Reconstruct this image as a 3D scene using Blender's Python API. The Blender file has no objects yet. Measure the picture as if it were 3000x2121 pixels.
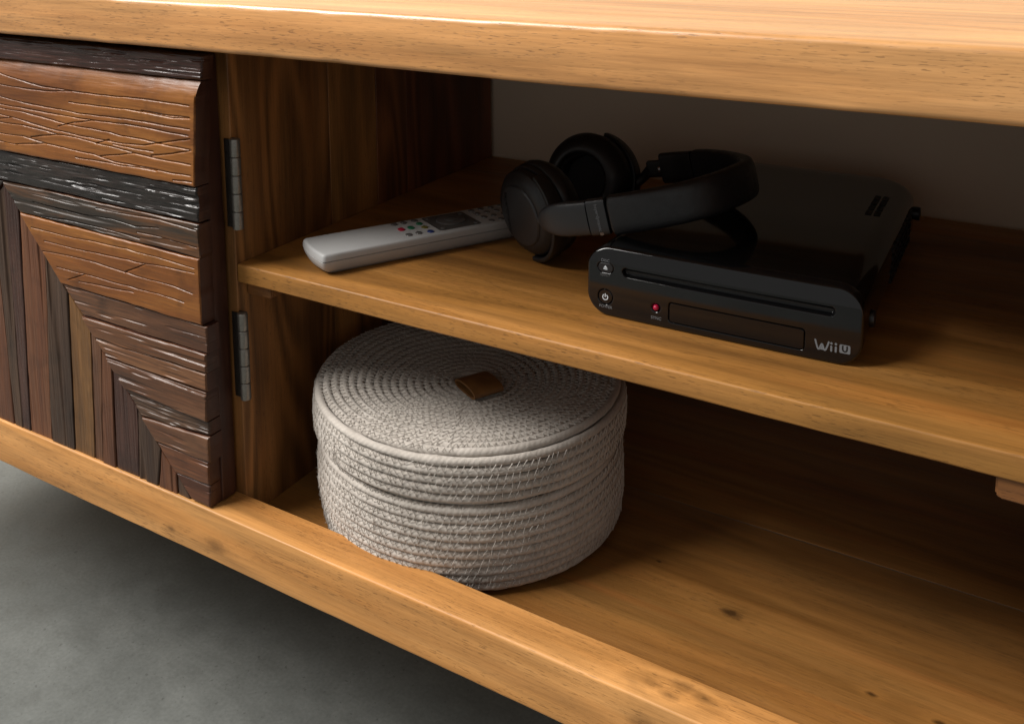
import bpy, bmesh, math
import numpy as np
from mathutils import Matrix, Vector

# ------------------------------------------------------------------ camera
scene = bpy.context.scene
COL = scene.collection
RES = (3000.0, 2121.0)
F, PX, PY = 2834.24, 1397.996, 161.193          # focal length and principal point in photo pixels
YAW, PITCH, ROLL = -0.5475, -0.1422, -0.0088
CAM = np.array([0.52896, -0.51028, 0.26184])

def cam_axes():
    cy, sy = math.cos(YAW), math.sin(YAW)
    f = np.array([sy*math.cos(PITCH), cy*math.cos(PITCH), math.sin(PITCH)])
    r = np.array([cy, -sy, 0.0]); u = np.cross(r, f)
    r2 = math.cos(ROLL)*r + math.sin(ROLL)*u
    u2 = math.cos(ROLL)*u - math.sin(ROLL)*r
    return r2, u2, f
R_, U_, F_ = cam_axes()
cd = bpy.data.cameras.new('camera'); cam = bpy.data.objects.new('camera', cd); COL.objects.link(cam)
cam.matrix_world = Matrix(((R_[0], U_[0], -F_[0], CAM[0]), (R_[1], U_[1], -F_[1], CAM[1]),
                           (R_[2], U_[2], -F_[2], CAM[2]), (0, 0, 0, 1)))
cd.sensor_fit = 'HORIZONTAL'; cd.sensor_width = 36.0; cd.lens = F/RES[0]*36.0
cd.shift_x = (RES[0]/2-PX)/RES[0]; cd.shift_y = (PY-RES[1]/2)/RES[0]
cd.clip_start = 0.01; cd.clip_end = 50
scene.camera = cam

def at_y(px, py, y):                             # photo pixel -> point on the plane Y = y
    d = (px-PX)/F*R_ - (py-PY)/F*U_ + F_
    return CAM + d*(y-CAM[1])/d[1]

# ------------------------------------------------------------------ light
w = bpy.data.worlds.new('World'); scene.world = w; w.use_nodes = True
w.node_tree.nodes['Background'].inputs[0].default_value = (1.0, 0.98, 0.95, 1)
w.node_tree.nodes['Background'].inputs[1].default_value = 0.36
def area(name, loc, aim, sx, sy, power, col):
    ld = bpy.data.lights.new(name, 'AREA'); ld.shape = 'RECTANGLE'; ld.size = sx; ld.size_y = sy
    ld.energy = power; ld.color = col
    o = bpy.data.objects.new(name, ld); COL.objects.link(o); o.location = loc
    d = Vector(aim)-Vector(loc); o.rotation_euler = d.to_track_quat('-Z', 'Y').to_euler()
    return o
area('window_light', (-1.88, -1.44, 2.55), (0.15, 0.0, 0.0), 2.2, 1.3, 282, (1.0, 0.97, 0.93))
vs = scene.view_settings
vs.view_transform = 'Standard'; vs.look = 'None'; vs.exposure = 0.0; vs.gamma = 1.0; vs.use_curve_mapping = False
scene.render.engine = 'CYCLES'
scene.cycles.max_bounces = 8; scene.cycles.diffuse_bounces = 4; scene.cycles.glossy_bounces = 4

# ------------------------------------------------------------------ helpers
def tag(o, label=None, cat=None, kind=None, group=None):
    if label: o['label'] = label
    if cat: o['category'] = cat
    if kind: o['kind'] = kind
    if group: o['group'] = group
    return o
def empty(name, loc, label, cat):
    o = bpy.data.objects.new(name, None); COL.objects.link(o); o.location = loc
    o.empty_display_size = 0.02
    return tag(o, label, cat)
def wloc(o):
    v = Vector((0, 0, 0))
    while o is not None:
        v += o.location + (o.matrix_parent_inverse.to_translation() if o.parent else Vector((0, 0, 0)))
        o = o.parent
    return v
def obj(name, verts, faces, mat, parent=None, smooth=None, uv=None, fix=False):
    me = bpy.data.meshes.new(name)
    v = np.asarray(verts, float)
    me.from_pydata(v.tolist(), [], faces if isinstance(faces, list) else faces.tolist())
    if fix:
        bm = bmesh.new(); bm.from_mesh(me); bmesh.ops.recalc_face_normals(bm, faces=bm.faces[:]); bm.to_mesh(me); bm.free()
    if uv is not None:
        lay = me.uv_layers.new(name='UVMap')
        idx = np.empty(len(me.loops), int); me.loops.foreach_get('vertex_index', idx)
        lay.data.foreach_set('uv', np.asarray(uv, np.float32)[idx].ravel())
    if smooth is not None:
        me.polygons.foreach_set('use_smooth', [True]*len(me.polygons))
        if smooth < 180: me.set_sharp_from_angle(angle=math.radians(smooth))
    me.materials.append(mat)
    o = bpy.data.objects.new(name, me); COL.objects.link(o)
    if parent is not None:
        o.parent = parent; o.matrix_parent_inverse = Matrix.Translation(-wloc(parent))
    return o

def vn(x, y, seed=0):
    x = np.asarray(x, float); y = np.asarray(y, float)
    ix, iy = np.floor(x), np.floor(y); fx, fy = x-ix, y-iy
    def h(a, b):
        s = np.sin(a*127.1+b*311.7+seed*74.7)*43758.5453
        return s-np.floor(s)
    fx = fx*fx*(3-2*fx); fy = fy*fy*(3-2*fy)
    return (h(ix, iy)*(1-fx)+h(ix+1, iy)*fx)*(1-fy)+(h(ix, iy+1)*(1-fx)+h(ix+1, iy+1)*fx)*fy
def fbm(x, y, seed=0, n=3):
    s = 0; a = 0.5
    for i in range(n): s = s+a*vn(x*2**i, y*2**i, seed+i*13); a *= 0.5
    return s
def sstep(a, b, x):
    t = np.clip((x-a)/(b-a), 0, 1); return t*t*(3-2*t)

def grid_faces(nu, nv, off=0, closed_v=False):
    a = np.arange(nu-1)[:, None]; m = nv if closed_v else nv-1
    b = np.arange(m)[None, :]; b2 = (b+1) % nv
    f = np.stack([a*nv+b+0*a, a*nv+b2+0*a, (a+1)*nv+b2, (a+1)*nv+b+0*a], -1).reshape(-1, 4)+off
    return f

def loft(rings, cap0=True, cap1=True):
    """rings: list of (n,3) closed loops -> verts, faces"""
    n = len(rings[0]); V = np.concatenate(rings); Fc = grid_faces(len(rings), n, 0, True).tolist()
    if cap0: Fc.append(list(range(n))[::-1])
    if cap1: Fc.append([(len(rings)-1)*n+i for i in range(n)])
    return V, Fc

def rrect(a, b, r, n=6):
    """rounded rectangle loop half sizes a,b"""
    P = []
    for cx, cy, t0 in ((a-r, b-r, 0), (-a+r, b-r, 90), (-a+r, -b+r, 180), (a-r, -b+r, 270)):
        for k in range(n+1):
            t = math.radians(t0+90*k/n); P.append((cx+r*math.cos(t), cy+r*math.sin(t)))
    return np.array(P)

def board(name, lo, hi, axis, r, mat, parent, wob=0.0003, seg=60, seed=0, rr=None):
    """rounded board whose grain runs along axis; edges slightly uneven"""
    lo = np.array(lo, float); hi = np.array(hi, float); c = (lo+hi)/2
    o1, o2 = [i for i in range(3) if i != axis]
    h1, h2 = (hi-lo)[o1]/2, (hi-lo)[o2]/2
    L = (hi-lo)[axis]; rings = []
    ss = np.concatenate([[0, r*0.35], np.linspace(r, L-r, seg), [L-r*0.35, L]])
    for i, s in enumerate(ss):
        e = min(s, L-s); ins = 0 if e >= r else r*(1-math.sqrt(max(0, 1-((r-e)/r)**2)))*0.7
        k = r*(0.55+0.45*vn(s*9, 3.3, seed)+.35*vn(s*55, 1.3, seed))
        q = rrect(h1-ins, h2-ins, k, 4)
        P = np.zeros((len(q), 3)); P[:, axis] = lo[axis]+s
        P[:, o1] = c[o1]+q[:, 0]; P[:, o2] = c[o2]+q[:, 1]
        P[:, o1] += wob*2*(vn(s*7+q[:, 0]*11, q[:, 1]*23, seed+1)-.5)
        P[:, o2] += wob*2*(vn(s*6+q[:, 1]*13, q[:, 0]*19, seed+2)-.5)
        rings.append(P)
    V, Fc = loft(rings)
    return obj(name, V, Fc, mat, parent, smooth=50, fix=True)

def lathe(prof, c, n, up, nseg=48, sx=1.0, sy=1.0):
    """prof: (r, h) list; revolved about axis n at c"""
    n = np.array(n, float); n /= np.linalg.norm(n); up = np.array(up, float); up -= n*(up@n); up /= np.linalg.norm(up)
    rt = np.cross(up, n); rings = []
    t = np.linspace(0, 2*np.pi, nseg, endpoint=False)
    for r, h in prof:
        rings.append(np.array(c)+np.outer(np.cos(t)*r*sx, rt)+np.outer(np.sin(t)*r*sy, up)+n*h)
    return loft(rings)

def tube(P, rad, nsec=8, closed=False):
    P = np.asarray(P, float); T = np.gradient(P, axis=0); T /= np.linalg.norm(T, axis=1)[:, None]
    rad = np.broadcast_to(rad, len(P)); rings = []
    ref = np.array([0, 0, 1.0]) if abs(T[0][2]) < .9 else np.array([1.0, 0, 0])
    N = ref-T[0]*(ref@T[0]); N /= np.linalg.norm(N)
    t = np.linspace(0, 2*np.pi, nsec, endpoint=False)
    for i in range(len(P)):
        N = N-T[i]*(N@T[i]); N /= np.linalg.norm(N); B = np.cross(T[i], N)
        rings.append(P[i]+rad[i]*(np.outer(np.cos(t), N)+np.outer(np.sin(t), B)))
    return loft(rings)

def spline(pts, n):
    """Catmull-Rom through the points"""
    P = np.array(pts, float); P = np.vstack([2*P[0]-P[1], P, 2*P[-1]-P[-2]]); out = []
    m = len(P)-3; tt = np.linspace(0, m, n)
    for t in tt:
        i = min(int(t), m-1); f = t-i; a, b, c, d = P[i:i+4]
        out.append(0.5*((2*b)+(c-a)*f+(2*a-5*b+4*c-d)*f*f+(-a+3*b-3*c+d)*f**3))
    return np.array(out)

# ------------------------------------------------------------------ materials
class NT:
    def __init__(s, name):
        s.m = bpy.data.materials.new(name); s.m.use_nodes = True; s.t = s.m.node_tree
        s.b = s.t.nodes['Principled BSDF']
    def n(s, typ, **kw):
        x = s.t.nodes.new(typ)
        for k, v in kw.items(): setattr(x, k, v)
        return x
    def put(s, sock, v):
        if hasattr(v, 'is_linked') or isinstance(v, bpy.types.NodeSocket): s.t.links.new(v, sock)
        else: sock.default_value = v
    def math(s, op, a, b=None, c=None, clamp=False):
        x = s.n('ShaderNodeMath', operation=op, use_clamp=clamp); s.put(x.inputs[0], a)
        if b is not None: s.put(x.inputs[1], b)
        if c is not None: s.put(x.inputs[2], c)
        return x.outputs[0]
    def vmath(s, op, a, b=None):
        x = s.n('ShaderNodeVectorMath', operation=op); s.put(x.inputs[0], a)
        if b is not None: s.put(x.inputs[1], b)
        return x.outputs['Value'] if op in ('LENGTH', 'DISTANCE', 'DOT_PRODUCT') else x.outputs[0]
    def noise(s, vec, scale=1.0, detail=2.0, rough=0.5, dist=0.0):
        x = s.n('ShaderNodeTexNoise'); s.put(x.inputs['Vector'], vec); x.inputs['Scale'].default_value = scale
        x.inputs['Detail'].default_value = detail; x.inputs['Roughness'].default_value = rough
        x.inputs['Distortion'].default_value = dist
        return x.outputs['Fac']
    def ramp(s, f, stops):
        x = s.n('ShaderNodeValToRGB'); s.put(x.inputs[0], f); e = x.color_ramp.elements
        while len(e) < len(stops): e.new(0.5)
        for k, (p, c) in zip(e, stops): k.position = p; k.color = (*c, 1) if len(c) == 3 else c
        return x.outputs[0]
    def rng(s, v, a, b, c, d):
        x = s.n('ShaderNodeMapRange'); s.put(x.inputs[0], v)
        for i, q in enumerate((a, b, c, d)): x.inputs[i+1].default_value = q
        return x.outputs[0]
    def mix(s, f, a, b, mode='MIX'):
        x = s.n('ShaderNodeMix', data_type='RGBA', blend_type=mode); s.put(x.inputs[0], f)
        for i, q in ((6, a), (7, b)): s.put(x.inputs[i], (*q, 1) if isinstance(q, tuple) and len(q) == 3 else q)
        return x.outputs[2]
    def bump(s, h, strength, dist):
        x = s.n('ShaderNodeBump'); s.put(x.inputs['Height'], h); x.inputs['Strength'].default_value = strength
        x.inputs['Distance'].default_value = dist
        s.t.links.new(x.outputs[0], s.b.inputs['Normal']); return x.outputs[0]
    def set(s, **kw):
        for k, v in kw.items(): s.put(s.b.inputs[k.replace('_', ' ')], (*v, 1) if isinstance(v, tuple) and len(v) == 3 else v)
        return s

def plain(name, col, rough=0.5, metal=0.0, spec=0.5, coat=0.0, nscale=0, namp=0.25, bump=0.0, bscale=800):
    M = NT(name); M.set(Roughness=rough, Metallic=metal); M.b.inputs['Specular IOR Level'].default_value = spec
    tc = M.n('ShaderNodeTexCoord').outputs['Object']
    if nscale:
        f = M.noise(tc, nscale, 4, .6)
        M.set(Base_Color=M.mix(f, tuple(c*(1-namp) for c in col), tuple(c*(1+namp) for c in col)))
        M.set(Roughness=M.rng(M.noise(tc, nscale*2.3, 3), .3, .7, max(.02, rough*(1-namp)), min(1, rough*(1+namp))))
    else: M.set(Base_Color=col)
    if coat: M.b.inputs['Coat Weight'].default_value = coat; M.b.inputs['Coat Roughness'].default_value = 0.06
    if bump: M.bump(M.noise(tc, bscale, 3), bump, 0.0005)
    return M.m

def wood(name, axis, dark, mid, light, knots=(), rough=0.42, pore=1.0, ring=1.0, streak=(0.40, 0.13, 0.025), streak_amt=0.35, spec=0.4, kdark=.8, coat=0, ringlo=.84):
    """oiled hardwood: stretched grain, ring lines, pores, optional knots (centre, radius)"""
    M = NT(name); tc = M.n('ShaderNodeTexCoord').outputs['Object']
    rnd = M.n('ShaderNodeObjectInfo').outputs['Random']
    comb = M.n('ShaderNodeCombineXYZ')
    for i in range(3): M.put(comb.inputs[i], M.math('MULTIPLY', rnd, 3.7+2.1*i))
    P = M.vmath('ADD', tc, comb.outputs[0])
    kn = None; kw = None
    for kc, kr in knots:
        sc = [1/kr]*3; sc[axis] = 0.55/kr
        d = M.vmath('LENGTH', M.vmath('MULTIPLY', M.vmath('SUBTRACT', tc, tuple(kc)), tuple(sc)))
        nz = M.noise(tc, 180, 3); d = M.math('ADD', d, M.math('MULTIPLY', M.math('SUBTRACT', nz, .5), .9))
        core = M.rng(d, .35, 1.15, 1.0, 0.0)
        near = M.math('POWER', 2.718, M.math('MULTIPLY', M.math('MULTIPLY', d, d), -.14))
        kn = core if kn is None else M.math('MAXIMUM', kn, core)
        kw = near if kw is None else M.math('ADD', kw, near)
    def S(l, t):
        v = [t]*3; v[axis] = l; return M.vmath('MULTIPLY', P, tuple(v))
    tone = M.noise(S(2.0, 24), 1, 4, .55, .4)
    field = M.math('MULTIPLY', M.noise(S(1.3, 11), 1, 2, .5, .3), 26*ring)
    if kw is not None: field = M.math('ADD', field, M.math('MULTIPLY', kw, 1.3))
    rings = M.math('MULTIPLY_ADD', M.math('SINE', M.math('MULTIPLY', field, 2.4)), .5, .5)
    fine = M.noise(S(22, 760), 1, 4, .7)
    oliv = M.rng(M.noise(S(3.2, 30), 1, 4, .6, .5), .50, .72, 0, .45)
    fib = M.noise(S(9, 150), 1, 3, .6)
    pr = M.noise(S(125, 1250), 1, 2, .5)
    pr2 = M.noise(S(48, 420), 1, 2, .5)
    pm = M.noise(S(7, 45), 1, 2, .5)
    pores = M.math('MULTIPLY', M.rng(pr, .60, .66, 0, 1), M.rng(pm, .38, .60, .15, 1))
    pores = M.math('MAXIMUM', pores, M.math('MULTIPLY', M.rng(pr2, .70, .75, 0, .55), M.rng(pm, .40, .60, .2, 1)))
    col = M.ramp(tone, [(.28, dark), (.48, mid), (.68, light)])
    st = M.rng(M.noise(S(1.6, 34), 1, 3, .6), .52, .74, 0, streak_amt)
    col = M.mix(st, col, streak)
    col = M.mix(oliv, col, tuple(c*q for c, q in zip(mid, (.70, .82, .95))))
    k = M.math('ADD', M.rng(rings, 0, 1, ringlo, 1.06), M.math('ADD', M.math('MULTIPLY', M.math('SUBTRACT', fine, .5), .75), M.math('MULTIPLY', M.math('SUBTRACT', fib, .5), .55)))
    col = M.mix(1.0, col, M.ramp(k, [(0, (0, 0, 0)), (1, (1, 1, 1))]), 'MULTIPLY') if False else M.mix(1.0, col, M.rgb(k), 'MULTIPLY')
    col = M.mix(M.math('MULTIPLY', pores, .50*pore), col, tuple(c*.22 for c in dark))
    spots = M.rng(M.noise(S(34, 230), 1, 2, .5), .72, .80, 0, .30*pore)
    col = M.mix(spots, col, tuple(c*.33 for c in dark))
    if kn is not None: col = M.mix(M.math('MULTIPLY', kn, kdark), col, tuple(c*.14 for c in dark))
    M.set(Base_Color=col, Roughness=M.rng(fib, .25, .75, rough-.07, rough+.10)); M.b.inputs['Specular IOR Level'].default_value = spec
    h = M.math('SUBTRACT', M.math('MULTIPLY', fine, .35), pores)
    M.bump(h, .22, .0005)
    if coat: M.b.inputs['Coat Weight'].default_value = coat; M.b.inputs['Coat Roughness'].default_value = .32
    return M.m
def _rgb(s, v):
    x = s.n('ShaderNodeCombineColor')
    for i in range(3): s.put(x.inputs[i], v)
    return x.outputs[0]
NT.rgb = _rgb

def oldwood(name, axis, c1, c2, c3, rough=0.30, fine=1.0):
    """weathered lacquered plank"""
    M = NT(name); tc = M.n('ShaderNodeTexCoord').outputs['Object']
    rnd = M.n('ShaderNodeObjectInfo').outputs['Random']
    comb = M.n('ShaderNodeCombineXYZ')
    for i in range(3): M.put(comb.inputs[i], M.math('MULTIPLY', rnd, 5.3+1.7*i))
    P = M.vmath('ADD', tc, comb.outputs[0])
    def S(l, t):
        v = [t]*3; v[axis] = l; return M.vmath('MULTIPLY', P, tuple(v))
    a = M.noise(S(5, 38), 1, 5, .62, .5); b = M.noise(S(14, 300), 1, 4, .65); f = M.noise(S(60, 1100), 1, 3, .6)
    blot = M.noise(P, 28, 4, .6)
    col = M.ramp(a, [(.30, c1), (.5, c2), (.70, c3)])
    k = M.math('ADD', M.rng(b, .25, .75, .72, 1.22), M.math('MULTIPLY', M.math('SUBTRACT', f, .5), .5*fine))
    col = M.mix(1.0, col, M.rgb(k), 'MULTIPLY')
    col = M.mix(M.rng(blot, .55, .75, 0, .55), col, tuple(q*.35 for q in c1))
    M.set(Base_Color=col, Roughness=M.rng(b, .25, .75, rough-.08, rough+.14)); M.b.inputs['Specular IOR Level'].default_value = .38
    M.bump(M.math('ADD', b, M.math('MULTIPLY', f, .5)), .30*fine, .0006)
    return M.m

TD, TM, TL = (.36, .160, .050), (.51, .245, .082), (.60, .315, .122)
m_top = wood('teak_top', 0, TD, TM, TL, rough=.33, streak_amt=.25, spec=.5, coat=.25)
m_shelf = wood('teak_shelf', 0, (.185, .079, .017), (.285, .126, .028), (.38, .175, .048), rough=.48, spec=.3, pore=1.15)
m_rail = wood('teak_rail', 0, (.33, .138, .034), (.46, .21, .060), (.54, .275, .095), rough=.46, spec=.3, streak_amt=.2, kdark=.42,
              knots=[((-.0047, -.030, -.219), .0065), ((-.055, -.030, -.222), .003), ((.345, -.016, -.191), .004), ((.362, -.010, -.191), .005), ((.357, -.020, -.191), .004), ((.375, -.012, -.191), .0045), ((.347, -.030, -.208), .007)])
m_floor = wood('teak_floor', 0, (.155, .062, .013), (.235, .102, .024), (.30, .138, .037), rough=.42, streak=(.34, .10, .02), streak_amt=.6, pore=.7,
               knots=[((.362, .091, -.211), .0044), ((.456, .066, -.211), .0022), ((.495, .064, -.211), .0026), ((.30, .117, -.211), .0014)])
m_side = [wood('teak_side_%d' % i, 2, d, m, l, rough=.5, ring=r, pore=.8, streak_amt=.2, ringlo=.55) for i, (d, m, l, r) in enumerate((
    ((.17, .068, .018), (.26, .108, .029), (.33, .15, .045), 1.6), ((.22, .088, .021), (.33, .14, .035), (.38, .175, .05), .8),
    ((.14, .045, .015), (.21, .075, .022), (.27, .10, .03), 1.0), ((.11, .035, .015), (.16, .052, .02), (.20, .066, .026), .9)))]
m_cleat = wood('teak_cleat', 0, (.13, .050, .016), (.21, .084, .024), (.27, .115, .036))
m_doorside = oldwood('door_edge_wood', 2, (.030, .010, .006), (.050, .017, .009), (.075, .026, .012), rough=.42, fine=.3)

# ------------------------------------------------------------------ setting
def concrete():
    M = NT('concrete'); tc = M.n('ShaderNodeTexCoord').outputs['Object']
    a = M.noise(tc, 4.5, 5, .6, .6); b = M.noise(tc, 26, 5, .65); c = M.noise(tc, 260, 3, .6)
    col = M.ramp(a, [(.30, (.098, .103, .096)), (.5, (.122, .128, .120)), (.70, (.158, .165, .154))])
    k = M.math('ADD', M.rng(b, .3, .7, .86, 1.12), M.math('MULTIPLY', M.math('SUBTRACT', c, .5), .55))
    col = M.mix(1.0, col, M.rgb(k), 'MULTIPLY')
    sp = M.rng(M.noise(tc, 170, 2), .66, .72, 0, .5)
    col = M.mix(sp, col, (.06, .06, .055))
    M.set(Base_Color=col, Roughness=M.rng(b, .3, .7, .5, .75)); M.b.inputs['Specular IOR Level'].default_value = .3
    M.bump(M.math('ADD', b, M.math('MULTIPLY', c, .3)), .12, .002)
    return M.m
ZG = -0.50
def sheet(name, pts, mat):
    return obj(name, pts, [[0, 1, 2, 3]], mat)
tag(sheet('floor', [(-2.2, -2.6, ZG), (2.2, -2.6, ZG), (2.2, .397, ZG), (-2.2, .397, ZG)], concrete()),
    'smooth dark grey concrete floor under the cabinet', 'floor', 'structure')
tag(sheet('wall', [(-2.2, .394, ZG), (2.2, .394, ZG), (2.2, .394, 1.0), (-2.2, .394, 1.0)],
          plain('wall_plaster', (.76, .63, .48), .8, nscale=9, namp=.05, bump=.05)),
    'plain beige wall behind the open back of the cabinet', 'wall', 'structure')

# ------------------------------------------------------------------ cabinet
cab = empty('media_cabinet', (0.03, 0.18, ZG), 'low wooden media cabinet with reclaimed plank door and open shelf bay', 'cabinet')
X0, X1, XR = -0.74, 0.60, 0.552
ZT, ZTB = 0.2040, 0.1690
ZB, ZBB, ZF = -0.191, -0.233, -0.211
YB = 0.388
board('top_board', (X0, -.038, ZTB), (X1, YB, ZT), 0, .0040, m_top, cab, wob=.0006, seg=420, seed=3)
board('bottom_rail', (X0, -.030, ZBB), (X1, .0004, ZB), 0, .0018, m_rail, cab, wob=.0004, seg=420, seed=8)
shelf = board('shelf', (.0002, 0, -.0145), (XR-.0002, YB-.002, 0), 0, .0016, m_shelf, cab, wob=.0004, seg=300, seed=12)
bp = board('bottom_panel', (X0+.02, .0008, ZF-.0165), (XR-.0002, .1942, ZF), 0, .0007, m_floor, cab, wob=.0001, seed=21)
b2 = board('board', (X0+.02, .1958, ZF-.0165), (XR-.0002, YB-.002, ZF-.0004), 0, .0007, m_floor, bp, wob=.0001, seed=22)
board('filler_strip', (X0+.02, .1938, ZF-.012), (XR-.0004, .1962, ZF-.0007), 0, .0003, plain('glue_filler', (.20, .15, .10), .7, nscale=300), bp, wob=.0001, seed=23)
sp = None
ys = [0.0, .1142, .1802, .2275, YB-.001]
for i in range(4):
    nm = 'side_panel' if i == 0 else 'board'
    o = board(nm, (-.020, ys[i]+(.0003 if i else 0), ZBB+.021), (-.0003*(i % 2), ys[i+1]-.0003, ZTB-.0006), 2, .0010, m_side[i], cab if i == 0 else sp, wob=.0003, seed=30+i)
    if i == 0: sp = o
sp2 = None
for i in range(4):
    nm = 'side_panel' if i == 0 else 'board'
    o = board(nm, (XR, ys[i]+(.0003 if i else 0), ZBB+.021), (XR+.02, ys[i+1]-.0003, ZTB-.0006), 2, .0010, m_side[(i+1) % 4], cab if i == 0 else sp2, wob=.0003, seed=40+i)
    if i == 0: sp2 = o
board('end_panel', (X0+.002, -.002, ZBB+.003), (X0+.02, YB-.001, ZTB-.0006), 2, .001, m_side[0], cab, seed=50)
# bearers under the shelf
def cleat(x0, x1, y0, y1, seed):
    V = []
    for y in (y0, y1):
        for x, z in ((x0, -.0143), (x1, -.0143), (x1, -.0248), (x1-(x1-x0)*.06, -.0268), (x0, -.0275)):
            V.append((x, y, z))
    if seed == 2: V = [(x0+x1-a, b, c) for a, b, c in V]
    Fc = [[0, 1, 2, 3, 4], [9, 8, 7, 6, 5]]+[[i, (i+1) % 5, 5+(i+1) % 5, 5+i] for i in range(5)]
    o = obj('shelf_bearer', V, Fc, m_cleat, cab, fix=True)
    bm = bmesh.new(); bm.from_mesh(o.data); bmesh.ops.bevel(bm, geom=bm.edges[:], offset=.0009, segments=2, affect='EDGES'); bm.to_mesh(o.data); bm.free()
cleat(.0003, .026, .010, .36, 1)
cleat(.5155, XR-.0003, .003, .36, 2)
for lx, ly in ((X0+.045, .03), (X0+.045, .345), (X1-.04, .03), (X1-.04, .345)):
    rings = [np.c_[rrect(h, h, .004, 3)+np.array([lx, ly]), np.full(16, z)] for z, h in ((ZG, .014), (ZG+.02, .0145), (ZBB+.0005 if ly < .1 else ZF-.0164, .022))]
    V, Fc = loft(rings); obj('leg', V, Fc, m_cleat, cab, smooth=40, fix=True)
board('cross_bearer', (X0+.01, .325, ZBB-.012), (X1-.01, .365, ZF-.0166), 0, .002, m_rail, cab, seed=60)

board('front_panel', (X0+.021, -.026, ZB+.0006), (-.4915, -.003, ZTB-.0008), 2, .0015, m_side[0], cab, seed=66)
# ---- door of reclaimed planks
door = board('door', (-.49, -.0165, -.1895), (-.0085, -.0022, .1630), 2, .0012, m_doorside, cab, wob=.0006, seed=70)
door['label'] = 'door faced with reclaimed dark planks in a mitred pattern'

DMAT = {}
def dm(key, axis):
    pal = dict(black=((.008, .007, .006), (.016, .012, .010), (.030, .019, .014)),
               umber=((.020, .009, .007), (.040, .016, .011), (.065, .027, .017)),
               amber=((.095, .029, .006), (.165, .055, .010), (.235, .090, .017)),
               tan=((.105, .042, .012), (.175, .072, .020), (.23, .105, .035)),
               brown=((.050, .020, .010), (.088, .037, .017), (.13, .060, .028)),
               ruddy=((.050, .017, .008), (.092, .033, .014), (.13, .052, .022)),
               plum=((.026, .013, .008), (.048, .025, .014), (.075, .040, .022)),
               ochre=((.065, .030, .010), (.125, .058, .018), (.17, .085, .03)),
               chestnut=((.066, .026, .011), (.115, .048, .020), (.16, .074, .033)),
               mixed=((.012, .011, .010), (.030, .020, .013), (.14, .052, .014)))
    if (key, axis) not in DMAT:
        rg = dict(black=.24, umber=.24, amber=.33, tan=.33).get(key, .34)
        DMAT[(key, axis)] = oldwood('plank_%s_%s' % (key, 'xyz'[axis]), axis, *pal[key], rough=rg, fine=.9 if key in ('amber', 'tan') else 1.3)
    return DMAT[(key, axis)]

def z1p(x, y): return at_y(x/2.164, 80+y/2.164, -.030)[[0, 2]]
CR1 = [[(0, 290), (120, 330), (260, 370), (400, 395), (500, 410), (700, 435), (900, 455), (1060, 475), (1205, 500)],
 [(0, 360), (150, 385), (320, 405), (460, 408)], [(440, 475), (600, 495), (800, 520), (950, 545), (1100, 575), (1210, 580)],
 [(0, 435), (150, 475), (350, 515), (500, 545), (750, 575), (950, 605), (1210, 650)],
 [(0, 485), (200, 520), (400, 560), (600, 590), (800, 615), (950, 640), (1200, 690)],
 [(0, 510), (150, 535), (300, 575), (420, 615), (600, 645), (700, 665), (780, 690), (900, 710), (1000, 735), (1100, 755), (1215, 780)],
 [(0, 550), (90, 570), (200, 605), (350, 650), (500, 685), (650, 712), (800, 740), (920, 750), (1000, 735), (1100, 722), (1210, 712)],
 [(0, 600), (150, 620), (300, 655), (370, 680), (500, 700), (620, 735), (750, 765), (860, 800), (980, 830), (1100, 850), (1215, 875)],
 [(0, 670), (150, 690), (300, 735), (450, 775), (600, 805), (720, 850), (900, 885), (1050, 915), (1215, 945)],
 [(0, 720), (100, 740), (300, 735)], [(200, 695), (280, 685), (370, 680)], [(370, 630), (470, 605), (600, 590)],
 [(610, 735), (700, 712)], [(640, 815), (750, 808), (860, 800)], [(720, 740), (850, 770), (980, 790)],
 [(480, 825), (650, 850), (800, 880), (1000, 910)], [(960, 815), (1100, 800), (1220, 785)], [(0, 580), (80, 570)], [(1100, 968), (1225, 985)],
 [(900, 530), (1050, 555), (1205, 575)]]
CR3 = [[(200, 1110), (350, 1150), (500, 1190), (700, 1215), (850, 1265), (1000, 1275)], [(250, 1200), (450, 1230), (700, 1290), (880, 1345)],
       [(600, 1150), (800, 1190), (1000, 1220), (1240, 1290)], [(860, 1300), (1000, 1330), (1240, 1400)]]
CR4 = [[(200, 1270), (400, 1320), (600, 1360), (800, 1405), (1000, 1460), (1235, 1530)],
 [(280, 1355), (380, 1380), (550, 1420), (700, 1450), (900, 1495), (1050, 1520), (1235, 1560)],
 [(270, 1420), (450, 1450), (600, 1490), (800, 1555), (950, 1600), (1100, 1640), (1225, 1690)],
 [(360, 1520), (540, 1565), (700, 1610), (850, 1650), (1000, 1690), (1170, 1745)], [(500, 1610), (650, 1640), (850, 1680)],
 [(430, 1600), (540, 1565)], [(790, 1555), (920, 1500)]]
CRK = {k: [np.array([z1p(*q) for q in c]) for c in L] for k, L in (('c1', CR1), ('c3', CR3), ('c4', CR4))}

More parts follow.
